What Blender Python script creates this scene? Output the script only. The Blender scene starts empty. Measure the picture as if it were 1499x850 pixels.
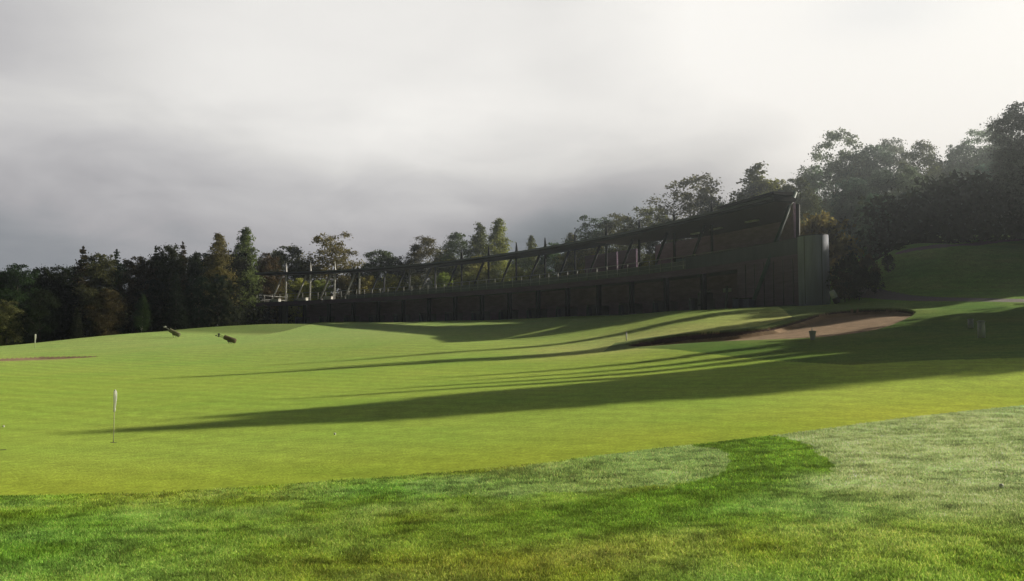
import bpy, math, random
import numpy as np
from mathutils import Vector, Matrix

random.seed(11)
rng = np.random.default_rng(11)
sc = bpy.context.scene
col = sc.collection
R = math.radians

# ------------------------------------------------------------------ camera model (photo 1499 x 850)
F_PX, CX, CY, EYE = 1250.0, 749.5, 425.0, 1.6
PITCH = math.atan(80.0 / F_PX)
cp, sp = math.cos(PITCH), math.sin(PITCH)

def ray(px, py):
    u, v = (px - CX) / F_PX, (CY - py) / F_PX
    y, z = cp - v * sp, sp + v * cp
    return u / y, z / y                      # per metre of depth

def at(px, py, D):
    a, b = ray(px, py)
    return (a * D, D, EYE + b * D)

def px_of(x, y, z):
    f = y * cp + (z - EYE) * sp
    u = -y * sp + (z - EYE) * cp
    return CX + F_PX * x / f, CY - F_PX * u / f

# ------------------------------------------------------------------ terrain: thin plate spline through surveyed points
ctl = []
def cpt(px, rows):
    for py, D in rows: ctl.append(at(px, py, D))
cpt(0,    [(725, 9.1), (650, 13.9), (600, 20.5), (565, 29), (535, 41), (524, 48), (513, 58)])
cpt(100,  [(575, 26), (540, 39), (517, 53), (504, 63)])
cpt(166,  [(648, 14.2), (620, 17.5)])
cpt(200,  [(580, 24), (540, 38), (511, 54), (489, 70)])
cpt(285,  [(575, 24.5), (535, 40), (506, 57), (480, 80)])
cpt(370,  [(620, 16.3), (570, 26), (530, 42), (500, 60), (485, 76), (476, 90)])
cpt(500,  [(700, 9.9), (565, 26.5), (525, 42), (500, 54), (482, 74), (472.5, 92)])
cpt(640,  [(610, 16.8), (560, 26.5), (525, 38), (502, 48), (489, 58), (479, 70), (470, 87)])
cpt(800,  [(585, 19), (545, 29), (512, 42), (493, 50), (478, 58), (465, 74)])
cpt(850,  [(665, 11)])
cpt(900,  [(585, 18.8), (545, 28), (512, 39), (490, 46), (474, 54), (462, 66)])
cpt(1000, [(620, 13.9), (570, 20.5), (535, 29), (506, 36), (495, 40), (475, 45), (457, 51), (454, 60)])
cpt(1130, [(640, 12.3)])
cpt(1160, [(560, 20.5), (525, 28), (495, 36), (475, 41.5), (460, 46), (447, 50)])
cpt(1300, [(610, 14.2), (575, 17.8), (530, 24.5), (500, 32), (478, 38), (455, 44.5), (436, 50), (420, 53), (379, 58), (362, 65), (346, 78)])
cpt(1400, [(585, 16.7), (527, 24), (495, 31), (462, 39), (438, 46), (420, 50), (378, 55), (360, 62), (344, 76)])
cpt(1499, [(850, 5.3), (593, 15.5), (560, 18.5), (525, 23.4), (495, 29.5), (465, 37), (440, 43.5), (418, 48.5), (384, 53), (362, 60), (345, 72)])
cpt(1800, [(600, 15), (560, 17.5), (525, 21.5), (495, 27), (445, 38), (395, 48), (360, 60)])
for x, y, z in [(-40, -12, 0), (-15, -12, 0), (0, -12, 0), (15, -12, .4), (40, -12, 1.5), (-25, 5, -.1), (-10, 5, 0), (0, 4, 0), (10, 5, .35), (25, 5, 1.2),
                (-8, 10, 0), (22, 14, 1.5), (40, 18, 3.0), (70, 20, 5.5),
                (-40, 20, -.2), (-80, 30, -1), (-60, 60, .4), (-100, 70, -1), (-48, 80, .4), (-40, 92, 1.2), (-46, 110, .5), (-30, 128, 3), (-80, 120, -1),
                (-31.6, 113, 4.0), (-20, 120, 4.2), (-8, 97, 4.2), (3.3, 85, 4.2), (9.5, 75, 4.2), (14, 67, 4.2), (18, 60, 4.2), (21, 57, 4.3), (10, 100, 4.6), (22, 80, 5.2), (28, 66, 6.4), (40, 90, 10),
                (0, 130, 4.6), (30, 130, 8), (-20, 160, 4), (40, 170, 10), (60, 100, 13), (90, 130, 17), (90, 70, 14), (120, 50, 11), (-100, 170, -1), (-150, 60, -2),
                (150, 200, 20), (-150, 250, 0), (0, 260, 6), (110, 260, 14), (-260, 120, -3), (220, 90, 20), (300, 300, 24), (-300, 320, -2), (0, 400, 8), (260, -10, 10), (-260, -10, -2), (80, -12, 3.5), (-80, -12, -.6)]:
    ctl.append((x, y, z))
ctl = np.array(ctl)
def _phi(r2): return np.where(r2 > 1e-9, .5 * r2 * np.log(np.maximum(r2, 1e-9)), 0)
def _fit(c, lam=60.0):
    n = len(c); d = c[:, None, :2] - c[None, :, :2]
    K = _phi((d ** 2).sum(-1)) + lam * .05 * np.eye(n)
    P = np.c_[np.ones(n), c[:, :2]]
    A = np.block([[K, P], [P.T, np.zeros((3, 3))]])
    return np.linalg.solve(A, np.r_[c[:, 2], 0, 0, 0])
W_ = _fit(ctl)
def T0(x, y):
    x = np.atleast_1d(np.asarray(x, float)); y = np.atleast_1d(np.asarray(y, float))
    out = np.empty(x.shape); xf, yf = x.ravel(), y.ravel(); o = out.ravel()
    for i in range(0, len(xf), 40000):
        a, b = xf[i:i+40000], yf[i:i+40000]
        d2 = (a[:, None] - ctl[None, :, 0]) ** 2 + (b[:, None] - ctl[None, :, 1]) ** 2
        o[i:i+40000] = _phi(d2) @ W_[:-3] + W_[-3] + W_[-2] * a + W_[-1] * b
    o = o.reshape(x.shape)
    return o
def ground(x, y): return float(T0(x, y)[0])
def hit(px, py, d0=4.0, d1=140.0):
    a, b = ray(px, py)
    D = np.linspace(d0, d1, 2400)
    g = EYE + b * D - T0(a * D, D)
    k = np.argmax(g < 0) if (g < 0).any() else len(D) - 1
    return (a * D[k], D[k])

# ------------------------------------------------------------------ materials
def new_mat(name):
    m = bpy.data.materials.new(name); m.use_nodes = True
    nt = m.node_tree; nt.nodes.clear()
    out = nt.nodes.new('ShaderNodeOutputMaterial')
    return m, nt, out
def N(nt, t, **kw):
    n = nt.nodes.new(t)
    for k, v in kw.items(): setattr(n, k, v)
    return n
def ramp(nt, stops):
    r = N(nt, 'ShaderNodeValToRGB'); e = r.color_ramp.elements
    while len(e) < len(stops): e.new(.5)
    for el, (p, c) in zip(e, stops): el.position = p; el.color = (*c, 1)
    return r
def mat(name, c, rough=.8, var=.25, scale=3.0, metal=0.0, bump=0.0, stretch=(1, 1, 1), spec=.3, alpha=None):
    m, nt, out = new_mat(name)
    tc = N(nt, 'ShaderNodeTexCoord'); mp = N(nt, 'ShaderNodeMapping'); mp.inputs['Scale'].default_value = stretch
    nz = N(nt, 'ShaderNodeTexNoise'); nz.inputs['Scale'].default_value = scale; nz.inputs['Detail'].default_value = 6; nz.inputs['Roughness'].default_value = .65
    nt.links.new(tc.outputs['Object'], mp.inputs[0]); nt.links.new(mp.outputs[0], nz.inputs['Vector'])
    r = ramp(nt, [(.25, [k * (1 - var) for k in c]), (.75, [min(1, k * (1 + var)) for k in c])])
    nt.links.new(nz.outputs['Fac'], r.inputs[0])
    b = N(nt, 'ShaderNodeBsdfPrincipled'); b.inputs['Roughness'].default_value = rough; b.inputs['Metallic'].default_value = metal
    b.inputs['Specular IOR Level'].default_value = spec
    nt.links.new(r.outputs[0], b.inputs['Base Color'])
    if bump:
        bp = N(nt, 'ShaderNodeBump'); bp.inputs['Strength'].default_value = bump; bp.inputs['Distance'].default_value = .05
        nt.links.new(nz.outputs['Fac'], bp.inputs['Height']); nt.links.new(bp.outputs[0], b.inputs['Normal'])
    nt.links.new(b.outputs[0], out.inputs[0])
    return m

def turf_mat(name, a, b_, c_, fine=40.0, sheen=.25, stripes=False):
    """mown grass: large soft patches, fine blade speckle, bump; tint comes from the 'tint' colour attribute"""
    m, nt, out = new_mat(name); L = nt.links
    tc = N(nt, 'ShaderNodeTexCoord')
    n1 = N(nt, 'ShaderNodeTexNoise'); n1.inputs['Scale'].default_value = .22; n1.inputs['Detail'].default_value = 5; n1.inputs['Roughness'].default_value = .6
    n2 = N(nt, 'ShaderNodeTexNoise'); n2.inputs['Scale'].default_value = 2.3; n2.inputs['Detail'].default_value = 8; n2.inputs['Roughness'].default_value = .75
    n3 = N(nt, 'ShaderNodeTexNoise'); n3.inputs['Scale'].default_value = fine; n3.inputs['Detail'].default_value = 3
    for n in (n1, n2, n3): L.new(tc.outputs['Object'], n.inputs['Vector'])
    r1 = ramp(nt, [(.32, a), (.5, b_), (.7, c_)]); L.new(n1.outputs['Fac'], r1.inputs[0])
    def mul(x, fac, lo, hi):
        mr = N(nt, 'ShaderNodeMapRange'); mr.inputs[1].default_value = .25; mr.inputs[2].default_value = .75; mr.inputs[3].default_value = lo; mr.inputs[4].default_value = hi
        L.new(fac, mr.inputs[0])
        mx = N(nt, 'ShaderNodeVectorMath', operation='SCALE'); L.new(x, mx.inputs[0]); L.new(mr.outputs[0], mx.inputs['Scale'])
        return mx.outputs[0]
    c = mul(r1.outputs[0], n2.outputs['Fac'], .74, 1.2)
    n4 = N(nt, 'ShaderNodeTexNoise'); n4.inputs['Scale'].default_value = 9; n4.inputs['Detail'].default_value = 6; n4.inputs['Roughness'].default_value = .7
    L.new(tc.outputs['Object'], n4.inputs['Vector']); c = mul(c, n4.outputs['Fac'], .82, 1.16)
    c = mul(c, n3.outputs['Fac'], .72, 1.28)
    at_ = N(nt, 'ShaderNodeAttribute'); at_.attribute_name = 'tint'
    mm = N(nt, 'ShaderNodeVectorMath', operation='MULTIPLY'); L.new(c, mm.inputs[0]); L.new(at_.outputs['Color'], mm.inputs[1])
    bs = N(nt, 'ShaderNodeBsdfPrincipled'); bs.inputs['Roughness'].default_value = .75; bs.inputs['Specular IOR Level'].default_value = .03
    bs.inputs['Sheen Weight'].default_value = sheen; bs.inputs['Sheen Roughness'].default_value = .5; bs.inputs['Sheen Tint'].default_value = (.75, .85, .35, 1)
    L.new(mm.outputs[0], bs.inputs['Base Color'])
    bp = N(nt, 'ShaderNodeBump'); bp.inputs['Strength'].default_value = .35; bp.inputs['Distance'].default_value = .02
    L.new(n3.outputs['Fac'], bp.inputs['Height']); L.new(bp.outputs[0], bs.inputs['Normal'])
    L.new(bs.outputs[0], out.inputs[0])
    return m

def foliage_mat(name):
    m, nt, out = new_mat(name); L = nt.links
    oi = N(nt, 'ShaderNodeObjectInfo'); ge = N(nt, 'ShaderNodeNewGeometry')
    tc = N(nt, 'ShaderNodeTexCoord'); nz = N(nt, 'ShaderNodeTexNoise'); nz.inputs['Scale'].default_value = .55; nz.inputs['Detail'].default_value = 3
    L.new(tc.outputs['Object'], nz.inputs['Vector'])
    mr = N(nt, 'ShaderNodeMapRange'); mr.inputs[3].default_value = .55; mr.inputs[4].default_value = 1.5; L.new(ge.outputs['Random Per Island'], mr.inputs[0])
    m2 = N(nt, 'ShaderNodeMapRange'); m2.inputs[1].default_value = .3; m2.inputs[2].default_value = .7; m2.inputs[3].default_value = .55; m2.inputs[4].default_value = 1.45; L.new(nz.outputs['Fac'], m2.inputs[0])
    mu = N(nt, 'ShaderNodeMath', operation='MULTIPLY'); L.new(mr.outputs[0], mu.inputs[0]); L.new(m2.outputs[0], mu.inputs[1])
    s = N(nt, 'ShaderNodeVectorMath', operation='SCALE'); L.new(oi.outputs['Color'], s.inputs[0]); L.new(mu.outputs[0], s.inputs['Scale'])
    d = N(nt, 'ShaderNodeBsdfDiffuse'); t = N(nt, 'ShaderNodeBsdfTranslucent'); mx = N(nt, 'ShaderNodeMixShader'); mx.inputs[0].default_value = .42
    L.new(s.outputs[0], d.inputs[0]); L.new(s.outputs[0], t.inputs[0]); L.new(d.outputs[0], mx.inputs[1]); L.new(t.outputs[0], mx.inputs[2])
    L.new(mx.outputs[0], out.inputs[0])
    return m

def blade_mat(name):
    m, nt, out = new_mat(name); L = nt.links
    at_ = N(nt, 'ShaderNodeAttribute'); at_.attribute_name = 'tint'
    d = N(nt, 'ShaderNodeBsdfPrincipled'); d.inputs['Roughness'].default_value = .6; d.inputs['Specular IOR Level'].default_value = .12
    t = N(nt, 'ShaderNodeBsdfTranslucent'); mx = N(nt, 'ShaderNodeMixShader'); mx.inputs[0].default_value = .45
    L.new(at_.outputs['Color'], d.inputs['Base Color']); L.new(at_.outputs['Color'], t.inputs[0]); L.new(d.outputs[0], mx.inputs[1]); L.new(t.outputs[0], mx.inputs[2])
    L.new(mx.outputs[0], out.inputs[0])
    return m

M = {}
M['green'] = turf_mat('putting_turf', (.41, .625, .092), (.465, .645, .10), (.52, .67, .109), fine=30, sheen=.0)
M['rough'] = turf_mat('rough_turf', (.14, .28, .04), (.19, .32, .05), (.25, .34, .06), fine=14, sheen=0)
M['leaf'] = foliage_mat('leaves')
M['blade'] = blade_mat('grass_blade')
M['bark'] = mat('bark', (.09, .075, .06), .9, .4, 6, bump=.5, stretch=(1, 1, .25))
M['birch'] = mat('birch_bark', (.38, .36, .33), .85, .45, 5, bump=.3, stretch=(1, 1, 2.5))
M['sand'] = mat('bunker_sand', (.45, .305, .19), .95, .3, 2.2, bump=.8)
M['gravel'] = mat('gravel', (.34, .30, .29), .95, .22, 5, bump=.5)
M['dark_wood'] = mat('stained_boards', (.25, .165, .26), .8, .3, 1.2, stretch=(.6, .6, 6), bump=.25)
M['brown_wall'] = mat('brown_wall', (.42, .27, .40), .85, .28, 1.1, stretch=(1, 1, 4), bump=.2)
M['fascia'] = mat('roof_fascia', (.04, .038, .046), .7, .25, 2)
M['roof_metal'] = mat('roof_metal', (.16, .165, .18), .5, .2, .8, metal=.2, spec=.4)
M['steel'] = mat('galvanised_steel', (.58, .57, .54), .5, .2, 3, metal=.1)
M['dark_steel'] = mat('dark_steel', (.05, .052, .058), .55, .25, 3)
M['teal_steel'] = mat('green_steel', (.07, .12, .11), .5, .2, 2)
M['concrete'] = mat('concrete', (.24, .24, .235), .9, .2, 1.5, bump=.2)
M['zinc'] = mat('zinc_cladding', (.15, .15, .19), .55, .18, .7, stretch=(3, 3, .3), metal=.15)
M['zinc_end'] = mat('skylit_cladding', (.46, .48, .58), .55, .3, .9, stretch=(3, 3, .3), metal=.1)
M['soffit'] = mat('soffit_boards', (.17, .135, .13), .8, .2, 2, stretch=(5, 1, 1))
M['white'] = mat('white_paint', (.82, .80, .74), .6, .05, 4)
M['cloth'] = mat('white_cloth', (.85, .84, .80), .8, .06, 12)
def cloth_mat(name, c):
    m, nt, out = new_mat(name); d = N(nt, 'ShaderNodeBsdfDiffuse'); t = N(nt, 'ShaderNodeBsdfTranslucent'); mx = N(nt, 'ShaderNodeMixShader'); mx.inputs[0].default_value = .5
    tc = N(nt, 'ShaderNodeTexCoord'); nz = N(nt, 'ShaderNodeTexNoise'); nz.inputs['Scale'].default_value = 14; rr = ramp(nt, [(.3, [k * .93 for k in c]), (.7, c)])
    nt.links.new(tc.outputs['Object'], nz.inputs['Vector']); nt.links.new(nz.outputs['Fac'], rr.inputs[0])
    nt.links.new(rr.outputs[0], d.inputs[0]); nt.links.new(rr.outputs[0], t.inputs[0]); nt.links.new(d.outputs[0], mx.inputs[1]); nt.links.new(t.outputs[0], mx.inputs[2]); nt.links.new(mx.outputs[0], out.inputs[0])
    return m
M['flag'] = cloth_mat('flag_cloth', (.97, .97, .94))
M['glass'] = mat('window_glass', (.22, .28, .32), .12, .15, .6, spec=.6)
M['blue'] = mat('blue_plastic', (.09, .10, .22), .5, .2, 3)
M['olive'] = mat('olive_fabric', (.17, .165, .09), .8, .3, 8)
M['tan'] = mat('tan_fabric', (.14, .11, .055), .8, .3, 8)
M['black'] = mat('black_rubber', (.025, .025, .027), .6, .2, 8)
M['pole'] = mat('flag_pole', (.55, .53, .40), .5, .15, 8)
M['cup'] = mat('cup_shadowed', (.03, .03, .02), .9, .2, 20)
M['grey_mesh'] = mat('grey_netting', (.24, .24, .28), .8, .2, 2)

# ------------------------------------------------------------------ object helpers
def tag(o, label=None, cat=None, group=None, kind=None):
    if label: o['label'] = label
    if cat: o['category'] = cat
    if group: o['group'] = group
    if kind: o['kind'] = kind
    return o
def empty(name, loc, rz=0, label=None, cat=None, group=None):
    o = bpy.data.objects.new(name, None); o.location = loc; o.rotation_euler = (0, 0, rz); o.empty_display_size = .3
    col.objects.link(o); return tag(o, label, cat, group)
def np_mesh(name, v, faces, m, parent=None, smooth=False, attr=None):
    """faces: (n,k) array"""
    me = bpy.data.meshes.new(name); n, k = faces.shape
    me.vertices.add(len(v)); me.vertices.foreach_set('co', np.ascontiguousarray(v, np.float32).ravel())
    me.loops.add(n * k); me.loops.foreach_set('vertex_index', np.ascontiguousarray(faces, np.int32).ravel())
    me.polygons.add(n); me.polygons.foreach_set('loop_start', np.arange(0, n * k, k, dtype=np.int32))
    me.polygons.foreach_set('use_smooth', np.full(n, smooth))
    if attr is not None:
        a = me.color_attributes.new('tint', 'FLOAT_COLOR', 'POINT')
        a.data.foreach_set('color', np.c_[attr, np.ones(len(attr))].astype(np.float32).ravel())
    me.update(calc_edges=True); me.validate(); me.materials.append(m)
    o = bpy.data.objects.new(name, me); col.objects.link(o)
    if parent: o.parent = parent
    return o
class MB:
    """collects simple shapes in world coordinates and links them as one mesh"""
    def __init__(s): s.v, s.f, s.sm = [], [], []
    def add(s, vs, fs, smooth=False):
        b = len(s.v); s.v += [tuple(p) for p in vs]; s.f += [tuple(i + b for i in q) for q in fs]; s.sm += [smooth] * len(fs); return s
    def box(s, c, size, rz=0, bevel=.012):
        hx, hy, hz = [k / 2 for k in size]; bv = min(bevel, hx * .5, hy * .5, hz * .5)
        vs = []
        for z, ins in ((-hz, bv), (-hz + bv, 0), (hz - bv, 0), (hz, bv)):
            for sx, sy in ((-1, -1), (1, -1), (1, 1), (-1, 1)): vs.append((sx * (hx - ins), sy * (hy - ins), z))
        fs = [(3, 2, 1, 0), (12, 13, 14, 15)]
        for k in range(3):
            for i in range(4): j = (i + 1) % 4; fs.append((k*4+i, k*4+j, k*4+4+j, k*4+4+i))
        ca, sa = math.cos(rz), math.sin(rz)
        return s.add([(c[0] + x*ca - y*sa, c[1] + x*sa + y*ca, c[2] + z) for x, y, z in vs], fs)
    def tube(s, pts, rad, n=10, cap=True):
        pts = [Vector(p) for p in pts]
        if not hasattr(rad, '__len__'): rad = [rad] * len(pts)
        vs, fs = [], []
        for i, p in enumerate(pts):
            d = (pts[min(i+1, len(pts)-1)] - pts[max(i-1, 0)]).normalized()
            a = d.cross(Vector((0, 0, 1)) if abs(d.z) < .9 else Vector((1, 0, 0))).normalized(); b = d.cross(a)
            for k in range(n):
                t = 2 * math.pi * k / n; vs.append(p + (a * math.cos(t) + b * math.sin(t)) * rad[i])
        for i in range(len(pts) - 1):
            for k in range(n): j = (k + 1) % n; fs.append((i*n+k, i*n+j, (i+1)*n+j, (i+1)*n+k))
        if cap: fs.append(tuple(range(n))[::-1]); fs.append(tuple((len(pts)-1)*n + k for k in range(n)))
        return s.add(vs, fs, True)
    def strip(s, sect, ring_pts, close=False):
        """ring_pts: list of rings (each the same number of points, closed section) -> swept solid"""
        n = len(ring_pts[0]); vs = [p for r in ring_pts for p in r]; fs = []
        for i in range(len(ring_pts) - 1):
            for k in range(n): j = (k + 1) % n; fs.append((i*n+k, i*n+j, (i+1)*n+j, (i+1)*n+k))
        fs.append(tuple(range(n))[::-1]); fs.append(tuple((len(ring_pts)-1)*n + k for k in range(n)))
        return s.add(vs, fs)
    def ball(s, c, r, n=12, sc_=(1, 1, 1)):
        vs, fs = [], []
        for i in range(n // 2 + 1):
            t = math.pi * i / (n // 2)
            for k in range(n):
                p = 2 * math.pi * k / n; vs.append((c[0] + r*sc_[0]*math.sin(t)*math.cos(p), c[1] + r*sc_[1]*math.sin(t)*math.sin(p), c[2] + r*sc_[2]*math.cos(t)))
        for i in range(n // 2):
            for k in range(n): j = (k+1) % n; fs.append((i*n+k, (i+1)*n+k, (i+1)*n+j, i*n+j))
        return s.add(vs, fs, True)
    def build(s, name, m, parent=None, kind=None):
        me = bpy.data.meshes.new(name); o_ = Vector(parent.location) if parent and parent.parent is None else Vector((0, 0, 0))
        if parent and parent.parent is not None: o_ = Vector(parent.parent.location)
        me.from_pydata([tuple(Vector(p) - o_) for p in s.v], [], s.f)
        for p, q in zip(me.polygons, s.sm): p.use_smooth = q
        me.validate(); me.update(); me.materials.append(m)
        o = bpy.data.objects.new(name, me); col.objects.link(o)
        if parent: o.parent = parent
        if kind: o['kind'] = kind
        return o

# ------------------------------------------------------------------ ground zones
def inside(poly, x, y):
    c = np.zeros(x.shape, bool); n = len(poly)
    for i in range(n):
        x0, y0 = poly[i]; x1, y1 = poly[(i + 1) % n]
        if y0 == y1: continue
        c ^= ((y0 > y) != (y1 > y)) & (x < (x1 - x0) * (y - y0) / (y1 - y0) + x0)
    return c
def dist_line(pts, x, y, closed=False):
    d = np.full(x.shape, 1e9); n = len(pts)
    for i in range(n if closed else n - 1):
        ax, ay = pts[i]; bx, by = pts[(i + 1) % n]; L2 = (bx-ax)**2 + (by-ay)**2 + 1e-12
        t = np.clip(((x-ax)*(bx-ax) + (y-ay)*(by-ay)) / L2, 0, 1)
        d = np.minimum(d, np.hypot(x - ax - t*(bx-ax), y - ay - t*(by-ay)))
    return d
def S(a, b, x): t = np.clip((x - a) / (b - a), 0, 1); return t * t * (3 - 2 * t)
def smooth_poly(pts, it=2, closed=True):
    for _ in range(it):
        q = []; n = len(pts)
        if not closed: q.append(pts[0])
        for i in range(n if closed else n - 1):
            a, b = pts[i], pts[(i+1) % n]
            q += [(.75*a[0]+.25*b[0], .75*a[1]+.25*b[1]), (.25*a[0]+.75*b[0], .25*a[1]+.75*b[1])]
        if not closed: q.append(pts[-1])
        pts = q
    return pts
def hits(l): return [hit(*p) for p in l]

# near edge of the mown green (towards the camera)
edge_px = [(-500, 742), (-200, 731), (0, 726), (150, 724), (300, 717), (450, 706), (600, 696), (740, 684), (860, 669), (980, 655), (1100, 641), (1200, 629), (1320, 612), (1420, 601), (1499, 593), (1650, 580), (1800, 570)]
green_edge = smooth_poly(hits(edge_px), 2, False)
# the mown turf reaches back to the building and the tree belt; the rough wraps it on the right
right_edge = hits([(1800, 522), (1499, 523), (1360, 527), (1240, 534), (1130, 527), (1020, 516), (930, 511), (880, 516)])
lip_edge = hits([(900, 503), (940, 497), (1050, 488), (1120, 478), (1160, 466), (1150, 455)])
green_poly = green_edge + right_edge + lip_edge + [(17, 58.5), (14, 63), (9, 73), (2, 83), (-8, 95), (-31, 113), (-40, 100), (-62, 78), (-90, 80), (-120, 40), (-60, 14)]
near_b = hits([(918, 509.5), (985, 505), (1040, 501), (1110, 497.5), (1190, 493.5), (1250, 487.5), (1300, 478), (1338, 462)])
far_b = hits([(1338, 458), (1310, 453), (1250, 454), (1200, 459.5), (1170, 470), (1130, 481), (1080, 486), (1010, 491), (950, 499), (918, 507)])
bunker = smooth_poly(near_b + far_b, 2)
near_b2 = hits([(-200, 540), (-90, 532), (0, 528.5), (80, 525.5), (141, 521.5)])
far_b2 = hits([(141, 520.5), (60, 521.2), (0, 523.5), (-90, 525), (-200, 527)])
bunker2 = near_b2 + far_b2
path_low = smooth_poly(hits([(1242, 428), (1300, 433.5), (1360, 437), (1430, 438.5), (1499, 440), (1650, 444), (1800, 446)]), 1, False)
path_up = smooth_poly(hits([(1328, 367), (1380, 361), (1440, 355), (1499, 349), (1620, 340)]), 1, False)

# fan-shaped grid, finer where the camera looks
ang = np.r_[np.radians(np.linspace(-88, -38, 90, endpoint=False)), np.radians(np.linspace(-38, 38, 980, endpoint=False)), np.radians(np.linspace(38, 88, 90))]
dd = [2.0]
while dd[-1] < 700:
    D = dd[-1]
    st = .0075 * D if D < 30 else (.0045 * D if D < 34 else .0022 * D if D < 36 else .0012 * D if D < 46 else .0022 * D if D < 50 else .0045 * D if D < 62 else (.009 * D if D < 120 else .05 * D))
    dd.append(D + st)
dd = np.array(dd)
A_, D_ = np.meshgrid(ang, dd, indexing='xy')
GX, GY = np.tan(np.clip(A_, R(-80), R(80))) * D_, D_.copy()
far = np.abs(A_) > R(38)
GX = np.where(far, np.sin(A_) / math.cos(R(38)) * D_, GX); GY = np.where(far, np.cos(A_) / math.cos(R(38)) * D_ , GY)
GY = GY - np.where(far, (1 - np.cos(A_) / math.cos(R(38))) * 0, 0)
GZ = T0(GX, GY)
in_b = inside(bunker, GX, GY); in_b2 = inside(bunker2, GX, GY)
def dig(GZ, mask, near, fr, depth):
    x, y = GX[mask], GY[mask]
    dn, df = dist_line(near, x, y), dist_line(fr, x, y)
    t = dn / (dn + df + 1e-6)
    wall = S(0, .5, df)
    GZ[mask] -= depth * (t ** 1.2) * wall + .03
dig(GZ, in_b, near_b, far_b, .36 - .17 * S(9, 13, GX[in_b]))
dig(GZ, in_b2, near_b2, far_b2, .10)
# lip above the bunker and small undulations
dl = dist_line(far_b, GX, GY); GZ += np.where(~in_b, .10 * np.exp(-(dl / 1.1) ** 2), 0)
def vnoise(x, y, s, seed):
    r = np.random.default_rng(seed).random((97, 97)); x = x / s; y = y / s
    xi, yi = np.floor(x).astype(int), np.floor(y).astype(int); fx, fy = x - xi, y - yi
    fx, fy = fx*fx*(3-2*fx), fy*fy*(3-2*fy)
    g = lambda a, b: r[a % 97, b % 97]
    return (g(xi, yi)*(1-fx)+g(xi+1, yi)*fx)*(1-fy) + (g(xi, yi+1)*(1-fx)+g(xi+1, yi+1)*fx)*fy
GZ += (vnoise(GX, GY, 7, 1) - .5) * .10 * np.clip((GY - 12) / 20, 0, 1)

# zone per quad
cxm = (GX[:-1, :-1] + GX[1:, 1:]) / 2; cym = (GY[:-1, :-1] + GY[1:, 1:]) / 2
zone = np.zeros(cxm.shape, int)                                    # 0 rough
wob = (vnoise(cxm, cym, .35, 5) - .5) * .10
zone[inside(green_poly, cxm + wob, cym + wob)] = 1
dlow, dup_ = dist_line(path_low, cxm, cym), dist_line(path_up, cxm, cym)
zone[dlow < .75] = 4; zone[dup_ < .8] = 5
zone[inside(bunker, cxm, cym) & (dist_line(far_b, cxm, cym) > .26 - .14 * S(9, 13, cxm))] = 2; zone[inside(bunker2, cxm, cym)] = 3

# colour tint of turf
dedge = dist_line(green_edge, GX, GY)
tint = np.ones(GX.shape + (3,))
yel = np.exp(-(dedge / 2.2) ** 2)                                  # drier collar near the edge
tint *= 1 - yel[..., None] * np.array([.0, .10, .35])
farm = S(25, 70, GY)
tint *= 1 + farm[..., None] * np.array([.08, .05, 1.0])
stripe = .5 + .5 * np.tanh(3 * np.sin((GX * .55 + GY * .83) * 2 * math.pi / 1.1))
tint *= (1 + (stripe - .5)[..., None] * .09 * (.4 + .9 * vnoise(GX, GY, 5, 77))[..., None])
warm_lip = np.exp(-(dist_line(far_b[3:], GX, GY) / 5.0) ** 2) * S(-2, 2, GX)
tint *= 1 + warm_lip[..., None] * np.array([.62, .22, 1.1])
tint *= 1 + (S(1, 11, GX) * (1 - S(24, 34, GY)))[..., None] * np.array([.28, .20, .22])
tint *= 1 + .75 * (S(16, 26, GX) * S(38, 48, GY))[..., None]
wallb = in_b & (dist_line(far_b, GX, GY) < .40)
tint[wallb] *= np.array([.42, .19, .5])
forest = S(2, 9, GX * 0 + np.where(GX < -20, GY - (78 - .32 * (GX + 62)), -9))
tint *= 1 - .5 * forest[..., None]

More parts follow.
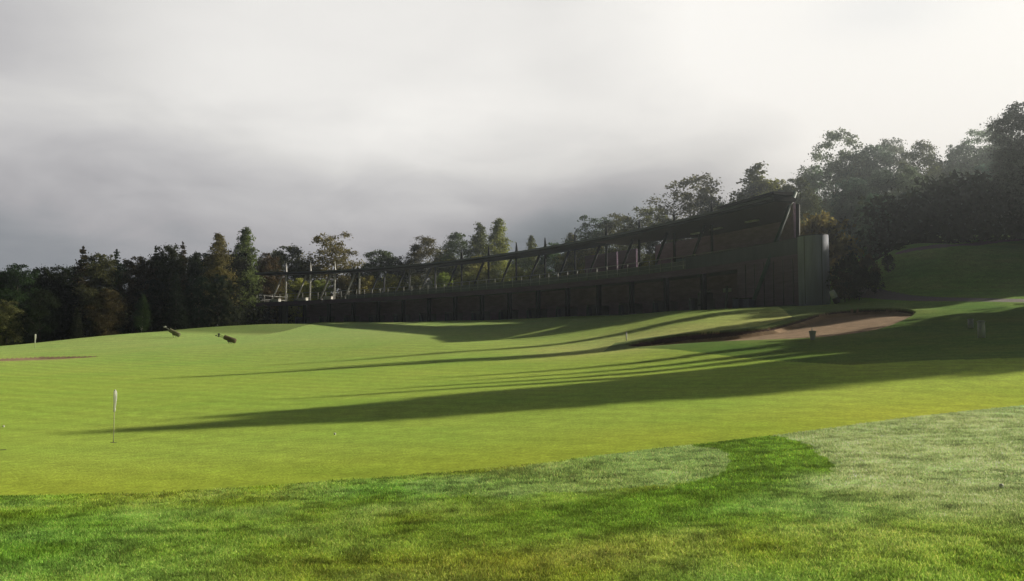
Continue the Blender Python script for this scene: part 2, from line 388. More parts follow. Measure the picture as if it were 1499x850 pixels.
band_a = smooth_poly(hits([(-300, 800), (0, 790), (250, 778), (500, 772), (700, 758), (880, 733), (980, 714), (1040, 702), (1064, 690), (1070, 674), (1052, 660), (1010, 652), (1000, 646), (1060, 641), (1130, 634), (1190, 654), (1216, 684), (1210, 712), (1186, 728), (1108, 761), (1000, 791), (850, 816), (600, 836), (0, 861), (-300, 866)]), 2)
band_low = hits([(1226, 704), (1192, 726), (1110, 760), (1000, 790), (850, 815), (600, 835), (0, 860)])
ell = smooth_poly(hits([(560, 708), (780, 682), (960, 656), (1012, 651), (1052, 660), (1070, 674), (1062, 692), (1035, 703), (960, 712), (820, 722), (640, 730)]), 2)
def rough_tint(x, y):
    """colour of the longer grass at (x, y): dark mower turn, dewy right side, warm patches"""
    n1, n2, n3 = vnoise(x, y, 1.3, 21), vnoise(x, y, .45, 22), vnoise(x, y, 3.1, 23)
    base = np.stack([.22 + .15*n1, .37 + .11*n3, .05 + .06*n2], -1)
    w = lambda v: np.clip(v, 0, 1)[..., None]
    wx = x + (n2 - .5) * .22; wy = y + (n1 - .5) * .2
    warm = S(.5, .8, n1) * S(-2, 3, x) * .22
    base = base * (1 - w(warm)) + np.array([.36, .43, .08]) * w(warm)
    cool = S(.6, .8, n3) * S(2, -3, x) * .45
    base = base * (1 - w(cool)) + np.array([.16, .33, .06]) * w(cool)
    dewy = S(1.0, 4.0, wx + .2 * (wy - 9)) * S(6.2, 9.5, wy + .25 * wx)
    base = base * (1 - w(dewy * .85)) + np.array([.50, .60, .30]) * w(dewy * .85)  # dew whiteness, its highlights put into the grass colour
    jx, jy = wx + (vnoise(x, y, .12, 41) - .5) * .10 - (n2 - .5) * .12, wy + (vnoise(x, y, .12, 42) - .5) * .14 - (n1 - .5) * .12
    ie = inside(ell, jx, jy) * .8 * (.25 + .75 * S(-2.0, 1.8, x))
    base = base * (1 - w(ie)) + np.array([.37, .48, .19]) * w(ie)
    ib = inside(band_a, jx, jy) * ~inside(ell, jx, jy) * (.2 + .8 * S(-2.5, 1.6, x)) * S(0, .75, dist_line(band_low, wx, wy))
    base = base * (1 - w(ib)) + np.array([.20, .325, .045]) * w(ib)
    m1, m2 = vnoise(x, y, .11, 51), vnoise(x * .8, y * 1.6, .23, 52)
    return base * 1.2 * np.array([1.0, 1.02, .95]) * ((.85 + .3 * n2) * (.35 + 1.3 * (.55 * m1 + .45 * m2)))[..., None]

nr, nc = GX.shape
idx = np.arange(nr * nc).reshape(nr, nc)
quads = np.stack([idx[:-1, :-1], idx[:-1, 1:], idx[1:, 1:], idx[1:, :-1]], -1)
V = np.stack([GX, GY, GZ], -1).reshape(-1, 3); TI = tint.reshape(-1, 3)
near_rough = (GY < 30).reshape(-1)
TIR = TI.copy()
rt = rough_tint(GX, GY).reshape(-1, 3)
nearw = (1 - S(17, 20, GY)).reshape(-1, 1)
ref = np.array([.17, .26, .045])
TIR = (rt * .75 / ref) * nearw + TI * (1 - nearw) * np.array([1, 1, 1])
def zone_obj(z, name, m, ti):
    q = quads[zone == z].reshape(-1, 4); used, inv = np.unique(q, return_inverse=True)
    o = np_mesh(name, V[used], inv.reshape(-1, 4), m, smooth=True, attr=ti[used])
    return tag(o, kind='structure')
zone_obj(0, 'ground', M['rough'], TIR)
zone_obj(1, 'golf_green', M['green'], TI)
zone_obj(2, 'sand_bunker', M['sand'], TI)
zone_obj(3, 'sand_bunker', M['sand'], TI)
zone_obj(4, 'gravel_path', M['gravel'], TI)
zone_obj(5, 'gravel_path', M['gravel'], TI)

# ------------------------------------------------------------------ longer grass in the foreground (nobody could count it)
def grass(n, d0, d1, hmin, hmax, wid):
    u = rng.random(n); D = np.sqrt(d0**2 + u * (d1**2 - d0**2))
    x = (rng.random(n) - .5) * 1.46 * D
    keep = ~inside(green_poly, x, D); keep &= ~((x < 0) & (D > 14)); x, y = x[keep], D[keep]
    z = T0(x, y); n = len(x)
    h = hmin + (hmax - hmin) * rng.random(n) ** 1.3
    h *= .7 + .6 * vnoise(x, y, .5, 31)
    a = rng.random(n) * 2 * math.pi; ln = h * (.25 + .75 * rng.random(n)); la = rng.random(n) * 2 * math.pi
    w = wid * (.6 + .8 * rng.random(n))
    b0 = np.stack([x - np.cos(a) * w, y - np.sin(a) * w, z - .004], -1); b1 = np.stack([x + np.cos(a) * w, y + np.sin(a) * w, z - .004], -1)
    tp = np.stack([x + np.cos(la) * ln, y + np.sin(la) * ln, z + h], -1)
    v = np.stack([b0, b1, tp], 1).reshape(-1, 3)
    t = rough_tint(x, y) * (.40 + 1.2 * rng.random(n))[:, None]
    dry = rng.random(n) < .09
    t[dry] = t[dry] * np.array([1.7, 1.25, 1.6])
    t = np.repeat(t, 3, 0); t[2::3] *= 1.25
    return v, t
parts = [grass(330000, 4.2, 8.5, .010, .026, .0042), grass(300000, 8.5, 15, .010, .028, .006), grass(60000, 15, 18.5, .012, .03, .009)]
gv = np.concatenate([p[0] for p in parts]); gt = np.concatenate([p[1] for p in parts])
g = np_mesh('rough_grass', gv, np.arange(len(gv)).reshape(-1, 3), M['blade'], attr=np.clip(gt, 0, .85))
tag(g, 'short dewy rough grass covering the foreground', 'grass', kind='stuff')

# ------------------------------------------------------------------ trees
def leaf_quads(c, size, seed):
    r = np.random.default_rng(seed); n = len(c)
    a = r.normal(size=(n, 3)); a /= np.linalg.norm(a, axis=1)[:, None]
    b = r.normal(size=(n, 3)); b -= (a * b).sum(1)[:, None] * a; b /= np.linalg.norm(b, axis=1)[:, None]
    s = (size * (.6 + .8 * r.random(n)))[:, None]
    v = np.stack([c - a * s * .6, c + b * s * .32, c + a * s * .6, c - b * s * .32], 1)
    return v.reshape(-1, 3), np.arange(4 * n).reshape(-1, 4)
def broad_crown(seed, H, prof, nclump, per, lsize, crad, low=.25):
    """clumps of leaves around an irregular envelope prof(t) (radius at relative height t)"""
    r = np.random.default_rng(seed); cs = []; cents = []
    lob = r.random((6, 3))
    for _ in range(nclump):
        t = low + (1 - low) * r.random() ** .85; th = r.random() * 2 * math.pi
        R_ = prof(t) * (.78 + .45 * math.sin(th * 2 + lob[0, 0] * 6 + t * 7) * .5 + .25 * (r.random() - .5))
        rr = R_ * r.random() ** .42
        c = np.array([rr * math.cos(th), rr * math.sin(th), t * H]); cents.append(c)
        k = crad * (.55 + .8 * r.random()) * (.35 + .65 * min(1, prof(t) / prof(.45))); n = int(per * (k / crad) ** 1.5)
        p = r.normal(size=(n, 3)) * np.array([k, k, k * .62]) * .55
        p[:, 2] -= .18 * (p[:, 0] ** 2 + p[:, 1] ** 2) / k
        cs.append(c + p)
    return np.concatenate(cs), cents
def trunk_mb(seed, H, rad, cents, top=.85, nl=16, lean=.02):
    r = random.Random(seed); mb = MB(); pts = []; 
    for i in range(9):
        t = i / 8; pts.append((math.sin(t * 3 + seed) * lean * H * t, math.cos(t * 2.3 + seed) * lean * H * t, -.35 + t * H * top))
    mb.tube(pts, [rad * (1.35 if i == 0 else 1) * (1 - .88 * i / 8) for i in range(9)], 8)
    pick = r.sample(range(len(cents)), min(nl, len(cents)))
    for j in pick:
        c = cents[j]; zt = max(.15 * H, c[2] - (.6 + .6 * math.hypot(c[0], c[1])))
        t = min(1, max(0, (zt + .35) / (H * top))); k = t * 8; i0 = min(7, int(k)); f = k - i0
        b = [pts[i0][q] * (1 - f) + pts[i0 + 1][q] * f for q in range(3)]
        mid = [b[q] * .5 + c[q] * .5 for q in range(3)]; mid[2] += .25
        r0 = rad * (1 - .88 * t) * .5
        mb.tube([b, mid, tuple(c)], [r0, r0 * .6, r0 * .2], 5, False)
    return mb
def spruce(seed, H, W):
    r = np.random.default_rng(seed); cs = []; z = .06 * H
    while z < H * .99:
        t = z / H; rad = W * (1 - t) ** .85 * (.8 + .35 * r.random()) + .12; nb = int(6 + 5 * (1 - t))
        for k in range(nb):
            th = r.random() * 2 * math.pi; L = rad * (.7 + .45 * r.random()); n = max(6, int(L * 26))
            s = r.random(n) ** .8 * L
            p = np.stack([s * math.cos(th), s * math.sin(th), z - .22 * s - .05 * s ** 2 / max(W, .1) + .10 * (s / max(L, .1)) ** 3], -1)
            p += r.normal(size=(n, 3)) * np.array([.16, .16, .07]) * (.5 + .5 * (s / max(L, .1)))[:, None]
            cs.append(p)
        z += .28 + .16 * r.random()
    tip = np.stack([r.normal(size=40) * .05, r.normal(size=40) * .05, H * (.95 + .06 * r.random(40))], -1)
    return np.concatenate(cs + [tip])

oval = lambda w: (lambda t: w * max(.12, math.sin(math.pi * min(1, max(0, (t - .08) / .98))) ** .62))
spire = lambda w: (lambda t: w * max(.06, min(1, (t - .1) * 5)) * (1.02 - t) ** .62 * 1.05)
dome = lambda w: (lambda t: w * math.sqrt(max(.02, 1 - max(0, (t - .38) / .64) ** 2.2)) * min(1, .55 + t))
# prototypes: (crown mesh, trunk mesh) modelled at about natural size
protos = {}
def make_proto(key, H, pts, cents, lsize, seed, rad, bark, trunk=True, name='crown'):
    v, f = leaf_quads(pts, lsize, seed)
    me_o = np_mesh(name, v, f, M['leaf']); col.objects.unlink(me_o)
    tr = trunk_mb(seed, H, rad, cents).build('trunk', bark) if trunk else None
    if tr: col.objects.unlink(tr)
    protos[key] = (H, me_o, tr)
for k in range(3):
    p, c = broad_crown(40 + k, 16, dome(5.0), 135, 190, .3, 1.1, .16); make_proto('broad%d' % k, 16, p, c, .25, 40 + k, .26, M['bark'])
    p, c = broad_crown(50 + k, 17, spire(3.4), 165, 130, .3, .85, .10); make_proto('tall%d' % k, 17, p, c, .23, 50 + k, .2, M['birch'])
    p, c = broad_crown(60 + k, 17, oval(4.3), 115, 135, .3, .9, .18); make_proto('airy%d' % k, 17, p, c, .23, 60 + k, .22, M['birch'])
    p, c = broad_crown(70 + k, 3.2, dome(1.8), 46, 90, .2, .5, .08); make_proto('bush%d' % k, 3.2, p, c, .2, 70 + k, .06, M['bark'])
    p = spruce(80 + k, 16, 2.5 + .2 * k); make_proto('spruce%d' % k, 16, p, [np.array([.3, 0, 6.]), np.array([-.3, .2, 9.])], .30, 80 + k, .2, M['bark'])

DG, MG, OG, AU, YG, RD = (.045, .062, .028), (.09, .125, .045), (.18, .185, .066), (.105, .092, .042), (.33, .33, .09), (.085, .055, .034)
HZ, HZD = (.22, .29, .20), (.17, .225, .17)  # right hill foliage: bluish haze paleness mixed into the leaf colour
KINDN = {'broad': 'broadleaf_tree', 'tall': 'birch_tree', 'airy': 'birch_tree', 'bush': 'bush', 'spruce': 'spruce_tree'}
def tree_at(key, x, y, top_z, width, colr, label, cat=None, group=None, sink=0):
    H, cr, tr = protos[key]; z0 = ground(x, y) - sink
    s = (top_z - z0) / H
    kind = KINDN[key[:-1]]
    e = empty(kind, (x, y, z0), random.random() * 6.28, label, cat or ('bush' if kind == 'bush' else 'tree'), group)
    e.scale = (s * width, s * width, s)
    c = cr.copy(); col.objects.link(c); c.parent = e; c.color = (*[k * (.85 + .3 * random.random()) for k in colr], 1); c.name = 'crown'
    t = tr.copy(); col.objects.link(t); t.parent = e; t.name = 'trunk'
    return e
def tree_px(key, px, py, D, width, colr, label, group=None, cat=None):
    x, y, z = at(px, py, D); return tree_at(key, x, y, z, width, colr, label, cat, group)
#EOF_PART1
# ------------------------------------------------------------------ the driving range building (one long curved thing)
def circle3(a, b, c):
    (ax, ay), (bx, by), (cx, cy) = a, b, c
    d = 2 * (ax*(by-cy) + bx*(cy-ay) + cx*(ay-by))
    ux = ((ax*ax+ay*ay)*(by-cy) + (bx*bx+by*by)*(cy-ay) + (cx*cx+cy*cy)*(ay-by)) / d
    uy = ((ax*ax+ay*ay)*(cx-bx) + (bx*bx+by*by)*(ax-cx) + (cx*cx+cy*cy)*(bx-ax)) / d
    return ux, uy, math.hypot(ax-ux, ay-uy)
ACX, ACY, AR = circle3((-31.6, 113), (3.3, 82), (19.6, 53))
TH0 = math.atan2(114.4 - ACY, -34.5 - ACX)
def arc(s, off=0.0):
    th = TH0 - s / AR
    return ACX + (AR + off) * math.cos(th), ACY + (AR + off) * math.sin(th)
def arc_rz(s): return TH0 - s / AR + math.pi / 2
def s_at(px, off=0.0, z=7.0):
    best = min(range(0, 1001), key=lambda i: abs(px_of(*arc(i * .1, off), z)[0] - px)); return best * .1
def zof(px, py, off=0.0):
    s = s_at(px, off); x, y = arc(s, off); a, b = ray(px, py); return EYE + b * y
GZ0 = 4.22
SL, SR = s_at(371), s_at(1221)
SEW = s_at(1082)                                                     # the closed wall starts here
tabd = [(s_at(p), zof(p, y)) for p, y in [(371, 446), (500, 440), (640, 431), (800, 420), (900, 409.5), (1000, 398), (1075, 390)]]
tabr = [(s_at(p), zof(p, y)) for p, y in [(382, 400.5), (500, 394), (640, 385.5), (720, 377.5), (800, 366.5), (900, 346), (1000, 323), (1075, 304), (1152, 293)]]
def fitpoly(tab, deg): return np.poly1d(np.polyfit([t[0] for t in tab], [t[1] for t in tab], deg))
ZD, ZR = fitpoly(tabd, 1), fitpoly(tabr, 3)
print('ARC', ACX, ACY, AR, 'S', SL, SR, SEW, 'deck', [round(t[1], 2) for t in tabd], 'roof', [round(t[1], 2) for t in tabr])

bx_, by_ = arc((SL + SR) / 2, 3)
B = empty('driving_range_building', (bx_, by_, GZ0), 0, 'long curved two-storey dark driving range building with open upper deck and thin roof', 'building')
def sweep(s0, s1, sect, step=1.0):
    """sect(s) -> list of (offset, z)"""
    n = max(2, int((s1 - s0) / step)); mb = MB(); rings = []
    for i in range(n + 1):
        s = s0 + (s1 - s0) * i / n; rings.append([(*arc(s, o), z) for o, z in sect(s)])
    return mb.strip(None, rings)
rect = lambda o0, o1, z0, z1: (lambda s: [(o0, z0(s) if callable(z0) else z0), (o1, z0(s) if callable(z0) else z0), (o1, z1(s) if callable(z1) else z1), (o0, z1(s) if callable(z1) else z1)])
DEPTH = 5.6
SRF = s_at(1152)
sweep(SL, s_at(1168), lambda s: [(-.5, 3.2), (DEPTH + (.4 - DEPTH) * S(s_at(1060), s_at(1165), s), 3.2), (DEPTH + (.4 - DEPTH) * S(s_at(1060), s_at(1165), s), GZ0), (-.5, GZ0)]).build('ground_slab', M['concrete'], B)
TP = lambda s, o: o + (.5 - o) * S(s_at(1060), s_at(1165), s)          # the plan narrows to the closed wall
sweep(SL, s_at(1168), lambda s: [(0, ZD(s)), (TP(s, DEPTH + .6), ZD(s)), (TP(s, DEPTH + .6), ZD(s) + .26), (0, ZD(s) + .26)]).build('upper_deck', M['concrete'], B)
sweep(SL + .05, SEW, rect(-.10, -.004, lambda s: ZD(s) - .28, lambda s: ZD(s) + .2)).build('deck_fascia', M['dark_wood'], B)
sweep(s_at(412), s_at(1160), lambda s: [(TP(s, DEPTH - 1.2), GZ0), (TP(s, DEPTH - 1.0) + .01, GZ0), (TP(s, DEPTH - 1.0) + .01, ZD(s) - .003), (TP(s, DEPTH - 1.2), ZD(s) - .003)]).build('back_wall', M['brown_wall'], B)
# roof: thin curved blade leaning out over the tees
S0R = s_at(381)
def roof_sect(s):
    z = ZR(s); a = S(s_at(900), s_at(990), s); b = S(s_at(1050), s_at(1152), s)
    ob = 3.3 + (DEPTH + .3 - 3.3) * a; ob += (.9 - ob) * b; lift = .26 * (1 - a)
    return [(-1.0, z - .30), (-1.0, z), (.5, z + .08), (ob, z + lift), (ob, z + lift - .22), (.5, z - .26)]
sweep(S0R, SRF, roof_sect).build('roof', M['fascia'], B)
sweep(s_at(880), SRF - .2, lambda s: [(-.7, ZR(s) - .325), (roof_sect(s)[3][0] - .15, ZR(s) - .325), (roof_sect(s)[3][0] - .15, ZR(s) - .303), (-.7, ZR(s) - .303)]).build('soffit', M['soffit'], B)
sweep(S0R, SRF, rect(-1.12, -1.003, lambda s: ZR(s) - .12, lambda s: ZR(s) + .02)).build('gutter', M['roof_metal'], B)
sweep(s_at(1070), SRF + .3, lambda s: [(-1.25, ZR(s) + .085), (-1.2, ZR(s) + .26), (.45, ZR(s) + .32), (.45, ZR(s) + .10)]).build('roof_end_plate', M['fascia'], B)
# upper back walls: closed towards the right, open towards the left
def upper_wall(p0, p1, z0, z1, m, name='upper_wall', off=DEPTH - .2):
    return sweep(s_at(p0, off), s_at(p1, off), rect(off, off + .2, z0, z1)).build(name, m, B)
sweep(s_at(960, DEPTH - .2), s_at(1150), lambda s: [(o, z) for o, z in ((min(TP(s, DEPTH - .2), 5.4), ZD(s) + .263), (min(TP(s, DEPTH - .2), 5.4) + .2, ZD(s) + .263), (min(TP(s, DEPTH - .2), 5.4) + .2, ZR(s) - .3), (min(TP(s, DEPTH - .2), 5.4), ZR(s) - .3))]).build('upper_wall', M['brown_wall'], B)
upper_wall(905, 931, lambda s: ZD(s) + .263, lambda s: ZR(s) - .32, M['dark_wood'])
upper_wall(857, 903, lambda s: ZD(s) + 1.35, lambda s: ZR(s) - .32, M['dark_wood'])
for p0, p1 in ((984, 1012), (1014, 1030)):
    s0, s1 = s_at(p0, DEPTH - .5), s_at(p1, DEPTH - .5)
    w = sweep(s0, s1, rect(DEPTH - .36, DEPTH - .22, lambda s: ZD(s) + .75, lambda s: ZD(s) + 2.0)).build('window', M['dark_steel'], B)
    sweep(s0 + .12, s1 - .12, rect(DEPTH - .40, DEPTH - .37, lambda s: ZD(s) + .85, lambda s: ZD(s) + 1.9)).build('pane', M['glass'], w)
# bays: columns, masts, struts, footings
BAY = (s_at(786) - s_at(446)) / 9
sm0 = s_at(406)
nb = int((SRF - sm0) / BAY) + 1
for i in range(nb):
    s = sm0 + i * BAY; rz = arc_rz(s); zd, zr = ZD(s), ZR(s)
    steel = M['steel'] if i < 4 else (M['roof_metal'] if i < 7 else M['dark_steel'])  # same steel all along; sun and shade put into paler and darker copies
    if s < s_at(1060):
        x, y = arc(s, 1.5); tip = 1.45 if i < 3 else (.45 if i < 7 else 1.45)
        m_ = MB(); m_.tube([(x, y, zd + .26), (x, y, zr - .25), (x, y, zr + .2), (x, y, zr + tip)], [.10, .11, .15, .04], 8)
        # fin stiffener that tapers to the tip
        ca, sa = math.cos(rz), math.sin(rz)
        m_.add([(x - ca*(.14 if i < 7 else .3), y - sa*(.14 if i < 7 else .3), zr + .1), (x - ca*.05, y - sa*.05, zr + tip), (x + .03, y + .03, zr + tip), (x + ca*.06, y + sa*.06, zr + .1),
                (x - ca*(.14 if i < 7 else .3) + sa*.1, y - sa*(.14 if i < 7 else .3) - ca*.1, zr + .1), (x + ca*.06 + sa*.1, y + sa*.06 - ca*.1, zr + .1)],
               [(0, 1, 2, 3), (4, 5, 2, 1), (0, 4, 1), (3, 2, 5), (0, 3, 5, 4)])
        m_.build('mast', steel, B)
    fx, fy = arc(s - 1.25, .25); tx, ty = arc(s - .15, .9)
    if s < s_at(1075):
        st = MB().tube([(fx, fy, zd + .30), (tx, ty, zr - .33)], [.09, .13], 8).build('strut', steel, B)
        MB().box((fx, fy, zd + .34), (.5, .4, .16), rz).build('strut_foot', M['concrete'], st)
    if s < SEW - 1:
        x, y = arc(s, .6)
        MB().box((x, y, (GZ0 + zd) / 2), (.34, .34, zd - GZ0 - .004), rz, .03).build('column', M['fascia'], B)
        x, y = arc(s - .2, -.35); mb = MB()
        ca, sa = math.cos(rz), math.sin(rz)
        h0 = ground(x, y) - .3; hz = GZ0 + .78
        pts = [(-.24, -.2, h0), (.24, -.2, h0), (.24, .2, h0), (-.24, .2, h0), (-.14, -.1, hz), (.14, -.1, hz), (.14, .2, hz), (-.14, .2, hz)]
        mb.add([(x + a*ca - b*sa, y + a*sa + b*ca, c) for a, b, c in pts], [(0, 1, 5, 4), (1, 2, 6, 5), (2, 3, 7, 6), (3, 0, 4, 7), (4, 5, 6, 7), (3, 2, 1, 0)])
        mb.build('footing', M['zinc'], B)
# low partitions and mats between the ground floor bays; panel joints on the closed wall
for i in range(int((SEW - 3 - sm0) / BAY)):
    s = sm0 + (i + .5) * BAY; rz = arc_rz(s); x, y = arc(s, 2.4)
    MB().box((x, y, GZ0 + .55), (.08, 2.6, 1.1), rz, .02).build('bay_divider', M['concrete'], B)
    x, y = arc(s + BAY * .25, 1.0); MB().box((x, y, GZ0 + .02), (1.5, 1.3, .035), rz, .01).build('tee_mat', M['olive'], B)
jn = MB(); s = SEW + .9
while s < s_at(1168):
    x, y = arc(s, -.215); jn.box((x, y, (GZ0 + ZD(s)) / 2), (.05, .03, ZD(s) - GZ0 - .1), arc_rz(s), .005); s += .95
jn.build('wall_batten', M['fascia'], B)
sweep(s_at(1005), s_at(1170), rect(-.17, -.07, lambda s: ZD(s) + .952 + .012 * (s - 60), lambda s: ZD(s) + 1.0 + .012 * (s - 60))).build('coping', M['roof_metal'], B)
# deck railing: posts and rails, with a netting panel along the deck
rl = MB(); s = SL + .1
while s < SEW:
    x, y = arc(s, .06); z = ZD(s) + .26; rl.tube([(x, y, z), (x, y, z + 1.0)], .028, 6); s += 1.4
for h in (1.0, .62, .3):
    n = 60; rl.tube([(*arc(SL + .1 + (SEW - SL - .1) * i / n, .06), ZD(SL + .1 + (SEW - SL - .1) * i / n) + .26 + h) for i in range(n + 1)], .026 if h == 1.0 else .014, 6)
for h in (1.0, .5, 0.3):                                              # the railing returns around the open left end
    rl.tube([(*arc(SL + .1, .06), ZD(SL) + .26 + h), (*arc(SL + .1, DEPTH), ZD(SL) + .26 + h)], .026, 6)
rl.build('railing', M['steel'], B)
sweep(s_at(505), SEW, rect(.16, .175, lambda s: ZD(s) + .27, lambda s: ZD(s) + .27 + .34 + .3 * min(1, s / 40))).build('netting_panel', M['grey_mesh'], B)
sweep(s_at(1005), s_at(1170.5), rect(-.13, -.105, lambda s: ZD(s) + .205, lambda s: ZD(s) + .95 + .012 * (s - 60))).build('parapet', M['zinc'], B)
# pale pier at the open left end of the ground floor
x, y = arc(s_at(414), .5); MB().box((x, y, (GZ0 + ZD(5)) / 2 - .002), (.55, .5, ZD(5) - GZ0 - .01), arc_rz(4), .04).build('pier', M['concrete'], B)
# closed wall at the right, bending away; end cladding painted paler for sky light
sweep(SEW, s_at(1171), rect(-.2, .12, 3.6, lambda s: ZD(s) + .2)).build('front_wall', M['dark_wood'], B)
rings = []
s0 = s_at(1171) + .003
ex, ey = arc(s0, -.2); tx, ty = arc(s0 + .5, -.2); ux, uy = (tx - ex) * 2, (ty - ey) * 2
zt0 = ZD(s0) + 1.3
for i in range(25):                                                   # ends in a half-round drum
    t = i / 24; bend = R(150) * t
    if i: ex += (ux * math.cos(bend) - uy * math.sin(bend)) * .122; ey += (ux * math.sin(bend) + uy * math.cos(bend)) * .122
    nx, ny = -(ux * math.sin(bend) + uy * math.cos(bend)), (ux * math.cos(bend) - uy * math.sin(bend))
    zt = zt0 + .12 * t
    rings.append([(ex, ey, 3.4), (ex + nx * .2, ey + ny * .2, 3.4), (ex + nx * .2, ey + ny * .2, zt), (ex, ey, zt)])
MB().strip(None, rings).build('end_wall', M['zinc_end'], B)
sm = MB()
for i in range(4, 24, 9):
    a_, b_ = rings[i][0], rings[i][1]; dx_, dy_ = a_[0] - b_[0], a_[1] - b_[1]; q_ = math.hypot(dx_, dy_)
    sm.box((a_[0] + dx_ / q_ * .005, a_[1] + dy_ / q_ * .005, (GZ0 + rings[i][3][2]) / 2), (.035, .035, rings[i][3][2] - GZ0 - .06), 0, .004)
sm.build('panel_joint', M['zinc'], B)
MB().strip(None, [[(p[0][0], p[0][1], p[3][2] + .002), (p[1][0], p[1][1], p[3][2] + .002), (p[1][0], p[1][1], p[3][2] + .06), (p[0][0], p[0][1], p[3][2] + .06)] for p in rings]).build('coping', M['zinc'], B)
print('END px', px_of(rings[-1][3][0], rings[-1][3][1], rings[-1][3][2]), px_of(*rings[0][3]))
# big leaning tube and upright at the end of the roof
MB().tube([at(1104, 438, 57.2), at(1164, 281, 58.5)], [.13, .17], 12).build('leaning_tube', M['teal_steel'], B)
MB().tube([at(1168, 446, 56.0), at(1168, 299, 56.0)], [.15, .13], 12).build('upright', M['black'], B)
# ceiling lamps under the deck roof and a white sign board below
for px, py, off in ((1021, 355, 2.8), (1050, 331, 2.6), (1103, 324, 2.6)):
    s = s_at(px, off); x, y = arc(s, off); zr = ZR(s) - .34
    l = MB().box((x, y, zr - .12), (1.3, .28, .1), arc_rz(s)).build('ceiling_lamp', M['white'], B)
    MB().tube([(x, y, zr - .07), (x, y, zr + .1)], .02, 6).build('hanger', M['dark_steel'], l)
s = s_at(1064, 2.6); x, y = arc(s, 2.6)
MB().box((x, y, GZ0 + 1.62), (.9, .06, .32), arc_rz(s)).build('sign_board', M['white'], B)
# leaning pale pole beside the machine
MB().tube([(*arc(s_at(1054), .5), GZ0 + .02), (*arc(s_at(1050), .9), GZ0 + 1.75)], .09, 10).build('brace', M['concrete'], B)

# ------------------------------------------------------------------ things in and around the building
def thing(name, label, cat, loc, rz=0, group=None): return empty(name, loc, rz, label, cat, group)
s = s_at(1032, 1.2); x, y = arc(s, 1.2); rz = arc_rz(s)
bd = thing('ball_dispenser', 'pale upright ball dispenser machine standing in the shaded ground floor', 'machine', (x, y, GZ0))
MB().box((x, y, GZ0 + .72), (.95, .7, 1.4), rz, .05).build('cabinet', M['concrete'], bd)
MB().box((x, y, GZ0 + 1.5), (.7, .5, .2), rz, .08).build('hopper', M['white'], bd)
nx, ny = arc(s, 0); dx, dy = nx - x, ny - y; L = math.hypot(dx, dy); dx, dy = dx / L, dy / L
MB().box((x + dx * .46, y + dy * .46, GZ0 + .45), (.5, .2, .12), rz, .02).build('tray', M['dark_steel'], bd)
for k, (px, lab) in enumerate(((1082, 'dark blue storage bin at the foot of the wall, nearer the dispenser'), (1097, 'dark blue storage bin at the foot of the wall, nearer the leaning tube'))):
    s = s_at(px, -.6); x, y = arc(s, -.75); rz = arc_rz(s); z = max(ground(x, y), GZ0 - .2)
    b = thing('storage_bin', lab, 'bin', (x, y, z), group='blue bins by the wall')
    MB().box((x, y, z + .38), (.62, .5, .78), rz, .05).build('body', M['blue'], b)
    MB().box((x, y, z + .8), (.68, .56, .07), rz, .03).build('lid', M['black'], b)
for px, lab in ((407, 'white low box on the deck edge under the leftmost mast'), (447, 'white low box on the deck edge under the second mast from the left'), (484, 'white low box on the deck edge, rightmost of the three')):
    s = s_at(px, .8); x, y = arc(s, .42); z = ZD(s) + .262; rz = arc_rz(s)
    b = thing('low_box', lab, 'box', (x, y, z), group='white boxes along the deck edge')
    MB().box((x, y, z + .19), (1.45, .4, .36), rz, .03).build('body', M['white'], b)
    MB().box((x, y, z + .395), (1.52, .46, .045), rz, .015).build('lid', M['white'], b)
# white pavilion tent seen through the open deck
x, y, z = at(625, 424, 126); zg = ground(x, y)
tp = thing('pavilion_tent', 'small white tent seen through the open upper deck', 'tent', (x, y, zg))
zt = EYE + ray(625, 411)[1] * 126
mb = MB(); w = .95
mb.add([(x-w, y-w, zt-.9), (x+w, y-w, zt-.9), (x+w, y+w, zt-.9), (x-w, y+w, zt-.9), (x+.35, y, zt)], [(0, 1, 4), (1, 2, 4), (2, 3, 4), (3, 0, 4), (3, 2, 1, 0)]); mb.build('canopy', M['white'], tp)
MB().box((x, y, (zg + zt - .9) / 2), (1.8, 1.8, zt - .9 - zg - .01), 0, .02).build('side_cloth', M['cloth'], tp)

def flag(px, py_base, D, h, fl, label, wid, cloth, name='golf_flag', tilt=0.0, group='golf flags'):
    x, y, z = at(px, py_base, D); z = ground(x, y)
    e = thing(name, label, 'golf flag', (x, y, z), group=group)
    r = .0075 if D < 30 else .016
    MB().tube([(x, y, z - .08), (x + tilt * h, y, z + h)], [r, r * .8], 8).build('pole', M['pole'], e)
    mb = MB(); n = 14; rings = []
    for i in range(n + 1):                                            # limp cloth hanging in folds down the pole
        t = i / n; zz = z + h * (1 - t * fl); xx = x + tilt * (zz - z)
        ring = []
        for k in range(18):
            a = 2 * math.pi * k / 18; q = wid * (.62 + .10 * math.sin(5 * t + .6)) * (1 + .30 * math.sin(3 * a + 5 * t)) * (1 if 0 < i < n else .8)
            ring.append((xx + q * math.cos(a) + wid * .18 * math.sin(3 * t), y + q * .7 * math.sin(a), zz + .012 * math.sin(2 * a)))
        rings.append(ring)
    mb.strip(None, rings); o = mb.build('flag', cloth, e)
    for p in o.data.polygons: p.use_smooth = True
    if D < 30:
        MB().ball((x + tilt * h, y, z + h + .012), .016, 10).build('finial', M['white'], e)
        mb = MB(); vs = [(x + .054 * math.cos(a * .3491), y + .054 * math.sin(a * .3491), z + .006) for a in range(18)]
        mb.add(vs, [tuple(range(18))]); mb.build('hole', M['cup'], e)
    return e
hx, hy = hit(166, 648)
flag(166, 648, hy, .84, .40, 'white limp flag on a thin pole in the nearest hole of the green', .036, M['flag'])
hx, hy = hit(51, 509.5)
flag(51, 509.5, hy, .98, .62, 'pale limp flag far off at the left before the dark trees', .07, M['flag'])
